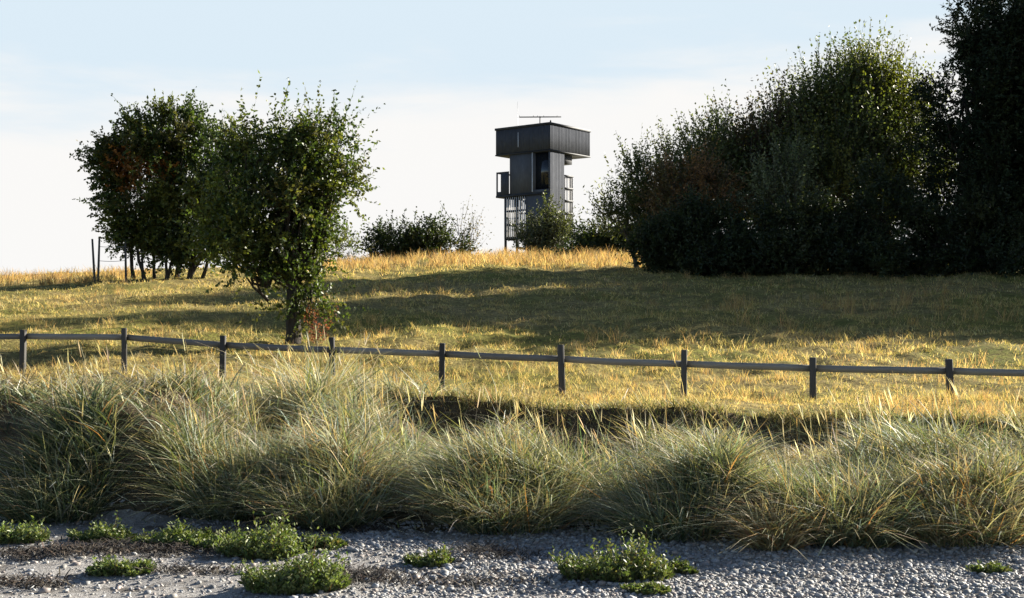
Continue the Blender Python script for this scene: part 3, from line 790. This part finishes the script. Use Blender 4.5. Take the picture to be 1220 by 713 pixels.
# ------------------------------------------------------------------ rail fence
POSTS = [(-95, 391, 401), (28, 393, 401), (148, 391, 402), (266, 400, 411), (395, 402, 417), (527, 409, 422), (668, 411, 428), (815, 417, 434), (968, 426, 439), (1130, 428, 442), (1302, 432, 446)]


def fence():
    i0, i1 = 1 / 22.5, 1 / 19.0
    pts = []
    for px, yt, yr in POSTS:
        Yp = 1 / (i0 + (i1 - i0) * (px - 28) / (1130 - 28))
        pts.append((at(px, yt, Yp), at(px, yr, Yp), Yp))
    base = pts[5][0].copy(); base[2] = gz(base[0], base[1])
    root = empty('rail_fence', base)
    tag(root, 'weathered grey wooden fence of one long rail on square posts across the meadow', 'fence')
    for k, (top, rail, Yp) in enumerate(pts):
        mb = MB(); wv = .046
        zb = gz(top[0], top[1]) - .25
        tw = rng.normal(0, .12)
        mb.box((-wv, -wv, zb - top[2]), (wv, wv, 0), .008)
        o = mb.build('post', M_POST, root)
        o.location = Vector(top - base); o.rotation_euler = (rng.normal(0, .025), rng.normal(0, .03), tw)
        if k:
            a = pts[k - 1][1] + np.array([0, .066, 0]); b_ = rail + np.array([0, .066, 0])
            mb = MB(); d = b_ - a; L = np.linalg.norm(d)
            nseg = 6; V = []
            for s in range(nseg + 1):
                t = s / nseg
                for hy, hz in ((-.018, -.052), (.018, -.052), (.018, .052), (-.018, .052)):
                    V.append([t * (L - .008) + .004, hy, hz - .007 * math.sin(math.pi * t) * (1 + .8 * math.sin(k * 2.1)) + .002 * math.sin(9 * t + k)])
            Q = []
            for s in range(nseg):
                for c in range(4):
                    Q.append([s * 4 + c, s * 4 + (c + 1) % 4, s * 4 + 4 + (c + 1) % 4, s * 4 + 4 + c])
            Q += [[3, 2, 1, 0], [nseg * 4 + c for c in range(4)]]
            mb.add(V, Q)
            o = mb.build('rail', M_RAIL, root)
            o.location = Vector(a - base)
            o.rotation_euler = (0, -math.asin(d[2] / L), math.atan2(d[1], d[0]))


fence()


def wire_fence():
    Yp = 47.0
    P = [(109.5, 285, 113), (118, 284.5, 116.5), (149, 287, 150)]
    base = ground_pt(113, Yp)
    root = empty('wire_fence', base)
    tag(root, 'two thin leaning poles of a wire fence on the left crest', 'fence')
    for px, pt, pb in P:
        top = at(px, pt, Yp); bot = ground_pt(pb, Yp); bot[2] -= .2
        mb = MB(); mb.tube(np.array([bot, (bot + top) / 2, top]) - base, [.045, .042, .036], 8)
        mb.build('post', M_POST, root, smooth=True)
    for py in (294, 311):
        a = at(118, py, Yp); e = at(150, py - .5, Yp)
        k = np.linspace(0, 1, 6)[:, None]
        mb = MB(); mb.tube(a + (e - a) * k - np.array([0, 0, .03]) * np.sin(k * math.pi) - base, np.full(6, .010), 5)
        mb.build('wire', M_STEEL, root, smooth=True)


wire_fence()


# ------------------------------------------------------------------ the watch tower
def tower():
    Yt = 100.0
    base = ground_pt(655, Yt); base[2] = 1.6 + 4.9
    root = empty('watch_tower', base, math.atan2(.78, .62))
    tag(root, 'dark timber watch tower with overhanging square cabin and slatted stair cage behind the crest', 'tower')
    # local x runs along the right-hand face, local y along the left-hand face, both away from the near corner
    S = 5.46
    def boards(mb, face, a0, a1, z0, z1, off, w=.155):
        x = a0; k = 0
        while x < a1 - .02:
            e = min(x + w - .012, a1); d = off + .012 * ((k * 7) % 3) / 2 + .02
            if face == 'x0': mb.box((-d, x, z0), (-off + .0, e, z1))          # left-hand visible face (x = 0 plane)
            elif face == 'y0': mb.box((x, -d, z0), (e, -off, z1))
            x += w; k += 1
    mb = MB(); mb.box((-.05, -.05, 8.57), (S, S, 10.62))
    cab = mb.build('cabin', M_TARD, root)
    mb = MB(); boards(mb, 'x0', -.05, S, 8.60, 10.55, .053); boards(mb, 'y0', -.05, S, 8.60, 10.55, .053)
    mb.build('cladding', M_TAR, cab)
    mb = MB()
    mb.box((-.14, -.14, 10.56), (S + .08, -.085, 10.74)); mb.box((-.14, S + .005, 10.56), (S + .08, S + .08, 10.74)); mb.box((-.14, -.082, 10.56), (-.085, S + .002, 10.74)); mb.box((S + .005, -.082, 10.56), (S + .08, S + .002, 10.74))
    mb.box((-.08, -.08, 10.623), (S, S, 10.68))
    mb.build('roof', M_TARD, cab)
    mb = MB(); mb.box((-.12, -.12, 8.46), (S + .05, S + .05, 8.567)); mb.build('cabin_floor', M_TARD, cab)
    mb = MB(); mb.tube([(-.12, 3.1, 9.0), (-.12, 3.1, 10.2)], [.035, .035], 8); mb.build('pipe', M_PALE, cab)
    # core under the cabin: solid upper part with a recessed window, narrower lower part
    mb = MB()
    mb.box((.04, 1.62, 5.2), (1.93, 4.1, 8.458)); mb.box((.04, .0, 5.2), (1.93, .14, 8.458)); mb.box((.35, .143, 5.2), (1.93, 1.617, 8.458))
    mb.box((.04, .143, 5.2), (.347, 1.617, 5.45))
    mb.box((.02, 0, -.4), (1.93, 2.45, 5.197))
    core = mb.build('shaft', M_TAR, root)
    mb = MB(); boards(mb, 'y0', .04, 1.93, -.2, 8.45, .0); mb.build('cladding', M_TAR, core)
    mb = MB(); mb.box((.27, .16, 5.46), (.346, 1.6, 8.44)); mb.build('window', M_GLASS, root)
    mb = MB(); mb.tube([(-.03, 1.72, 5.3), (-.03, 1.72, 8.45)], [.045, .045], 8); mb.build('pipe', M_PALE, root)
    # collar below the cabin on the right
    mb = MB(); mb.box((1.935, .3, 7.7), (3.45, 4.0, 8.456)); mb.build('collar', M_TARD, root)
    # balcony on the left end
    mb = MB()
    mb.box((-.10, .25, 5.02), (2.1, 5.45, 5.196))
    bal = mb.build('balcony', M_TARD, root)
    mb = MB()
    for xx in (-.08, 1.95):
        mb.box((xx, 4.12, 5.2), (xx + .07, 4.95, 7.0)); mb.box((xx, 4.12, 7.003), (xx + .07, 5.42, 7.12))
        mb.box((xx, 5.30, 5.2), (xx + .07, 5.42, 7.0)); mb.box((xx, 4.953, 5.2), (xx + .07, 5.297, 5.5))
    mb.box((-.007, 5.33, 7.003), (1.947, 5.42, 7.12)); mb.box((-.007, 5.33, 5.2), (1.947, 5.42, 5.5))
    mb.build('parapet', M_TAR, bal)
    # slatted stair cage
    def screen(p0, p1, z0, z1, step=.20, name='slat_screen'):
        p0 = np.array(p0); p1 = np.array(p1); L = np.linalg.norm(p1 - p0); n = int(L / step); mb = MB()
        for k in range(n + 1):
            p = p0 + (p1 - p0) * (k + .0) / n
            mb.beam((*p, z0), (*p, z1), .055, .055)
        o = mb.build(name, M_SLAT, root)
        nr = np.array([p1[1] - p0[1], -(p1[0] - p0[0])]) / L
        zz = z0
        while zz <= z1 + .01:
            mb = MB()
            mb.beam((*(p0 + nr * .07), zz), (*(p1 + nr * .07), zz), .06, .13 if abs(zz - z0) > .1 else .24)
            mb.build('cross_beam', M_TARD, o)
            zz += (z1 - z0) / max(1, round((z1 - z0) / 1.05))
        return o
    screen((.0, 2.52), (.0, 4.6), 1.65, 5.0)
    screen((.0, 4.6), (3.45, 4.6), 1.65, 5.0)
    screen((1.98, .25), (3.45, .25), 1.65, 6.7)
    screen((3.45, .25), (3.45, 4.6), 1.65, 6.7)
    for p in ((.06, 3.35), (.06, 4.55), (3.4, .32), (3.4, 4.55)):
        mb = MB(); mb.beam((*p, -.6), (*p, 6.8 if p[0] > 3 else 5.015), .15, .15); mb.build('corner_post', M_TARD, root)
    # stair flights zig-zagging inside the cage
    for k in range(4):
        za, zb = -.2 + k * 1.7, 1.5 + k * 1.7
        ya, yb = (2.7, 4.3) if k % 2 == 0 else (4.3, 2.7)
        mb = MB(); xx = 2.2 + .55 * (k % 2)
        mb.beam((xx, ya, za), (xx, yb, zb), .06, .22); mb.beam((xx + .5, ya, za), (xx + .5, yb, zb), .06, .22)
        for s in range(9):
            t = (s + .5) / 9; yy = ya + (yb - ya) * t; z_ = za + (zb - za) * t
            mb.box((xx + .04, yy - .11, z_ + .02), (xx + .46, yy + .11, z_ + .06))
        mb.build('stair_flight', M_TARD, root)
    # aerials on the roof
    mb = MB(); c = np.array((2.15, 2.6))
    dirv = np.array([.62, -.78])        # across the view in local axes
    mb.tube([(*c, 10.65), (*c, 11.75)], [.05, .045], 8)
    a = c - dirv * 1.7; e = c + dirv * 1.75
    mb.beam((*a, 11.68), (*e, 11.70), .08, .08)
    for t in (-1.7, -.55, -.2, .3, 1.4):
        q = c + dirv * t; pv = np.array([.78, .62]) * .45
        mb.beam((*(q - pv), 11.73), (*(q + pv), 11.73), .03, .03)
    mb.build('antenna', M_TARD, root)
    mb = MB(); mb.tube([(1.2, 4.2, 10.65), (1.2, 4.2, 13.0)], [.022, .012], 6); mb.build('rod_aerial', M_STEEL, root)
    mb = MB(); mb.tube([(.5, .3, 10.68), (.5, .3, 10.82), (.42, .22, 10.9), (.2, .05, 10.93)], [.05, .06, .07, .03], 8); mb.build('roof_hood', M_TARD, root, smooth=True)  # small hood in place of an unidentified dot on the roof, no lamp


tower()


# ------------------------------------------------------------------ plants on the beach
def herb(px, py, wpx, hpx, n, label, tone=0, asp=.55, name='beach_plant'):
    Yb = F * EYE / (py - HOR) * 1.0
    k = Yb / F; r = wpx * k / 2; h0 = hpx * k
    X0 = (px - CX) / F * Yb; Y0 = Yb + r * asp * .5
    z0 = float(bz(X0, Y0))
    root = empty(name, (X0, Y0, z0)); tag(root, label, 'plant', 'leafy plants on the beach')
    a = rng.uniform(0, 6.283, n); rr = np.sqrt(rng.random(n))
    ox, oy = rr * r * np.cos(a) * .85, rr * r * asp * np.sin(a) * .85
    lobes_ = .62 + .38 * np.sin(ox / max(r, .01) * 5 + px) * np.cos(oy * 17 + px)
    h = h0 * (.92 if hpx > 50 else .72) * (1.05 - .6 * rr ** 2) * np.clip(rng.lognormal(-.22, .32, n), .35, 1.45) * lobes_
    tiltx, tilty = .45 * rr * np.cos(a) + rng.normal(0, .22, n), .45 * rr * np.sin(a) + rng.normal(0, .22, n)
    gl = bz(X0 + ox, Y0 + oy) - z0
    per = 11
    t = np.linspace(.05, 1, per)[None] + rng.normal(0, .03, (n, per))
    P = np.stack([ox[:, None] + tiltx[:, None] * h[:, None] * t, oy[:, None] + tilty[:, None] * h[:, None] * t, gl[:, None] + h[:, None] * t], -1)
    az = rng.uniform(0, 6.283, (n, per))
    D = unit(np.stack([np.cos(az), np.sin(az), rng.uniform(.2, 1.3, (n, per))], -1))
    pls = [[(.14, .17, .060), (.19, .21, .09), (.09, .12, .042)], [(.085, .11, .04), (.12, .145, .05), (.17, .17, .08)]][tone]
    c = pal(pls, [2, 1.4, 1.2], n * per, .2)
    sz = .038 * (1.2 - .6 * t.ravel())
    v, T, cc = leaves_on(P.reshape(-1, 3), D.reshape(-1, 3), sz * rng.uniform(.8, 1.5, n * per), sz * .55 * rng.uniform(.8, 1.2, n * per), c)
    mesh_obj('leaves', v, [T], M_HERB, root, col=cc)
    rt = np.stack([ox, oy, gl - .01], -1)
    v, q_, cc = blade_mesh(rt, h, np.full(n, .005), np.arctan2(tilty, tiltx), np.hypot(tiltx, tilty), np.zeros(n), pal([(.10, .11, .04), (.14, .07, .04)], [2, 1], n), None, 3)
    mesh_obj('stalks', v, [q_], M_HERB, root, col=cc)


herb(352, 716, 136, 66, 420, 'largest bright green leafy plant at the front edge of the beach')
herb(120, 652, 84, 36, 200, 'low green leafy plant second from the left along the grass edge')
herb(205, 656, 110, 34, 260, 'long low leafy plant in the middle of the left row')
herb(258, 662, 70, 30, 130, 'tiny leafy plant between the long low plant and the upright one')
herb(308, 672, 110, 58, 330, 'upright leafy plant directly behind the largest bright one', 0)
herb(18, 656, 78, 42, 200, 'green leafy plant cut by the left edge of the beach')
herb(143, 693, 92, 28, 170, 'small flat leafy plant alone on the pale sand')
herb(45, 619, 70, 24, 130, 'dark little plant in the shade of the left grass bank', 1)
herb(385, 664, 60, 30, 120, 'small plant right of the upright leafy one', 1)
herb(512, 682, 62, 26, 90, 'sparse small plant among pebbles near the middle', 1)
herb(735, 704, 150, 58, 330, 'wide dark green leafy plant on the pebbles right of the middle', 1)
herb(805, 690, 50, 26, 70, 'thin little plant touching the wide dark green one', 1)
herb(1178, 690, 58, 24, 34, 'sparse pale plant on the pebbles near the right end', 1)
herb(770, 716, 60, 14, 60, 'flat plant at the front edge below the wide dark green one', 1)


def seaweed():
    parts = []
    for px, py, w, d, n in ((170, 664, 130, .14, 1100), (60, 668, 80, .1, 500), (420, 696, 60, .12, 700), (590, 668, 60, .16, 420), (270, 650, 90, .1, 500), (40, 700, 60, .08, 300), (560, 705, 120, .1, 260), (380, 640, 120, .12, 500), (230, 690, 90, .05, 250)):
        Yb = F * EYE / (py - HOR); X0 = (px - CX) / F * Yb
        X = X0 + rng.normal(0, w * Yb / F / 2, n); Y = Yb + rng.normal(0, d, n)
        c = pal([(.022, .016, .010), (.045, .032, .020), (.08, .055, .035)], [3, 2, 1], n)
        parts.append(blade_mesh(np.stack([X, Y, bz(X, Y) + .004], -1), rng.uniform(.03, .10, n), rng.uniform(.006, .014, n), rng.uniform(0, 6.28, n), rng.uniform(.6, 2.2, n), rng.uniform(-.3, .3, n), c, None, 4, droop=.6))
    v, q_, c = join(parts)
    o = mesh_obj('seaweed', v, [q_], simple_attr('seaweed'), col=c)
    tag(o, 'dark dried seaweed washed up in loose patches on the beach', 'seaweed', kind='stuff')


def simple_attr(name):
    m, nt, out = mat_new(name)
    a = N(nt, 'ShaderNodeAttribute', attribute_name='Col')
    p = N(nt, 'ShaderNodeBsdfPrincipled'); p.inputs['Roughness'].default_value = .7
    nt.links.new(a.outputs['Color'], p.inputs['Base Color']); nt.links.new(p.outputs[0], out.inputs[0])
    return m


seaweed()


def dock(px, Yd, hm, label, col, n=40):
    b0 = ground_pt(px, Yd)
    root = empty('dock_plant', b0); tag(root, label, 'plant')
    m = 7; a = rng.uniform(0, 6.28, m); ln = rng.uniform(.1, .35, m); hh = hm * rng.uniform(.7, 1.1, m)
    v, q_, c = blade_mesh(np.zeros((m, 3)), hh, np.full(m, .012), a, ln, ln * .3, pal([tuple(x * .6 for x in col)], [1], m), None, 5)
    mesh_obj('stems', v, [q_], M_HAY, root, col=c)
    t = rng.uniform(.35, 1, (m, n)); side = ln[:, None] * t + (ln * .3)[:, None] * t ** 2.2
    P = np.stack([np.cos(a)[:, None] * side * hh[:, None], np.sin(a)[:, None] * side * hh[:, None], t * hh[:, None]], -1).reshape(-1, 3) + rng.normal(0, .035, (m * n, 3))
    v, T, c = leaves_on(P, unit(rng.standard_normal((m * n, 3))), rng.uniform(.03, .07, m * n), rng.uniform(.02, .04, m * n), pal([col], [1], m * n, .3))
    mesh_obj('leaves', v, [T], M_HAY, root, col=c)  # dried seed heads of the dock, built as small leaf shapes


dock(379, 25.0, .95, 'tall reddish dried dock plant right of the near tree trunk', (.20, .075, .045))

# ------------------------------------------------------------------ light, sky, camera
SUN_EL, SUN_AZ = math.radians(20.8), math.radians(60)        # azimuth measured from the view direction (+Y) towards the right (+X)
to_sun = Vector((math.sin(SUN_AZ) * math.cos(SUN_EL), math.cos(SUN_AZ) * math.cos(SUN_EL), math.sin(SUN_EL)))
sl = bpy.data.lights.new('sun', 'SUN'); sl.energy = 5.0; sl.angle = math.radians(.55); sl.color = (1.0, .93, .80)
so = bpy.data.objects.new('sun', sl); COL.objects.link(so); so.location = (30, 20, 30)
so.rotation_euler = to_sun.to_track_quat('Z', 'Y').to_euler()

w = bpy.data.worlds.new('World'); sc.world = w; w.use_nodes = True
nt = w.node_tree; nt.nodes.clear()
out = N(nt, 'ShaderNodeOutputWorld')
sky = N(nt, 'ShaderNodeTexSky', sky_type='NISHITA'); sky.sun_disc = False
sky.sun_elevation = SUN_EL; sky.sun_rotation = SUN_AZ; sky.altitude = 0; sky.air_density = .75; sky.dust_density = .35; sky.ozone_density = 1.0
bg = N(nt, 'ShaderNodeBackground'); bg.inputs[1].default_value = .05; nt.links.new(sky.outputs[0], bg.inputs[0])
tc = N(nt, 'ShaderNodeTexCoord'); sep = N(nt, 'ShaderNodeSeparateXYZ'); nt.links.new(tc.outputs['Generated'], sep.inputs[0])
mp = N(nt, 'ShaderNodeMapping'); mp.inputs['Scale'].default_value = (2.2, 2.2, 12.0); nt.links.new(tc.outputs['Generated'], mp.inputs['Vector'])
nz = noise(nt, mp.outputs[0], 2.4, 6, .55, .3)
# a bank of bright thin cloud that thins out upwards, its upper edge slanting up to the right
h1 = N(nt, 'ShaderNodeMath', operation='MULTIPLY_ADD'); nt.links.new(sep.outputs[0], h1.inputs[0]); h1.inputs[1].default_value = -.07; nt.links.new(sep.outputs[2], h1.inputs[2])
h2 = N(nt, 'ShaderNodeMath', operation='MULTIPLY_ADD'); nt.links.new(nz, h2.inputs[0]); h2.inputs[1].default_value = -.13; nt.links.new(h1.outputs[0], h2.inputs[2])
def maprange(v, a, b_, c, d_):
    m_ = N(nt, 'ShaderNodeMapRange', interpolation_type='SMOOTHSTEP'); nt.links.new(v, m_.inputs[0])
    for q, x in enumerate((a, b_, c, d_)): m_.inputs[1 + q].default_value = x
    return m_.outputs[0]


bank_ = N(nt, 'ShaderNodeMath', operation='MULTIPLY'); nt.links.new(maprange(h2.outputs[0], .085, .150, 1.0, 0.0), bank_.inputs[0]); nt.links.new(maprange(sep.outputs[1], .2, .75, .15, 1), bank_.inputs[1]); bank = bank_.outputs[0]
# thin high veil over the part of the sky beyond the meadow
veil = N(nt, 'ShaderNodeMath', operation='MULTIPLY'); nt.links.new(maprange(sep.outputs[1], .35, .85, 0, 1), veil.inputs[0]); nt.links.new(maprange(sep.outputs[2], .25, .50, 1.0, 0), veil.inputs[1])
bv = N(nt, 'ShaderNodeBackground'); bv.inputs[0].default_value = (.77, .90, 1.0, 1); bv.inputs[1].default_value = .265
bc = N(nt, 'ShaderNodeBackground'); bc.inputs[0].default_value = (1.0, .988, .972, 1); bc.inputs[1].default_value = .272
m1 = N(nt, 'ShaderNodeMixShader'); nt.links.new(veil.outputs[0], m1.inputs[0]); nt.links.new(bg.outputs[0], m1.inputs[1]); nt.links.new(bv.outputs[0], m1.inputs[2])
mx = N(nt, 'ShaderNodeMixShader'); nt.links.new(bank, mx.inputs[0]); nt.links.new(m1.outputs[0], mx.inputs[1]); nt.links.new(bc.outputs[0], mx.inputs[2])
nt.links.new(mx.outputs[0], out.inputs[0])

cd = bpy.data.cameras.new('camera'); cd.sensor_width = 36; cd.lens = 36 * F / 1220; cd.clip_start = .1; cd.clip_end = 9000
co = bpy.data.objects.new('camera', cd); COL.objects.link(co)
co.location = (0, 0, EYE); co.rotation_euler = (math.radians(90) + math.atan((HOR - 356.5) / F), 0, 0)
sc.camera = co
vs = sc.view_settings; vs.view_transform = 'Standard'; vs.look = 'None'; vs.exposure = 1.82; vs.gamma = 1; vs.use_curve_mapping = False
sc.cycles.max_bounces = 6; sc.cycles.transmission_bounces = 4; sc.cycles.diffuse_bounces = 3
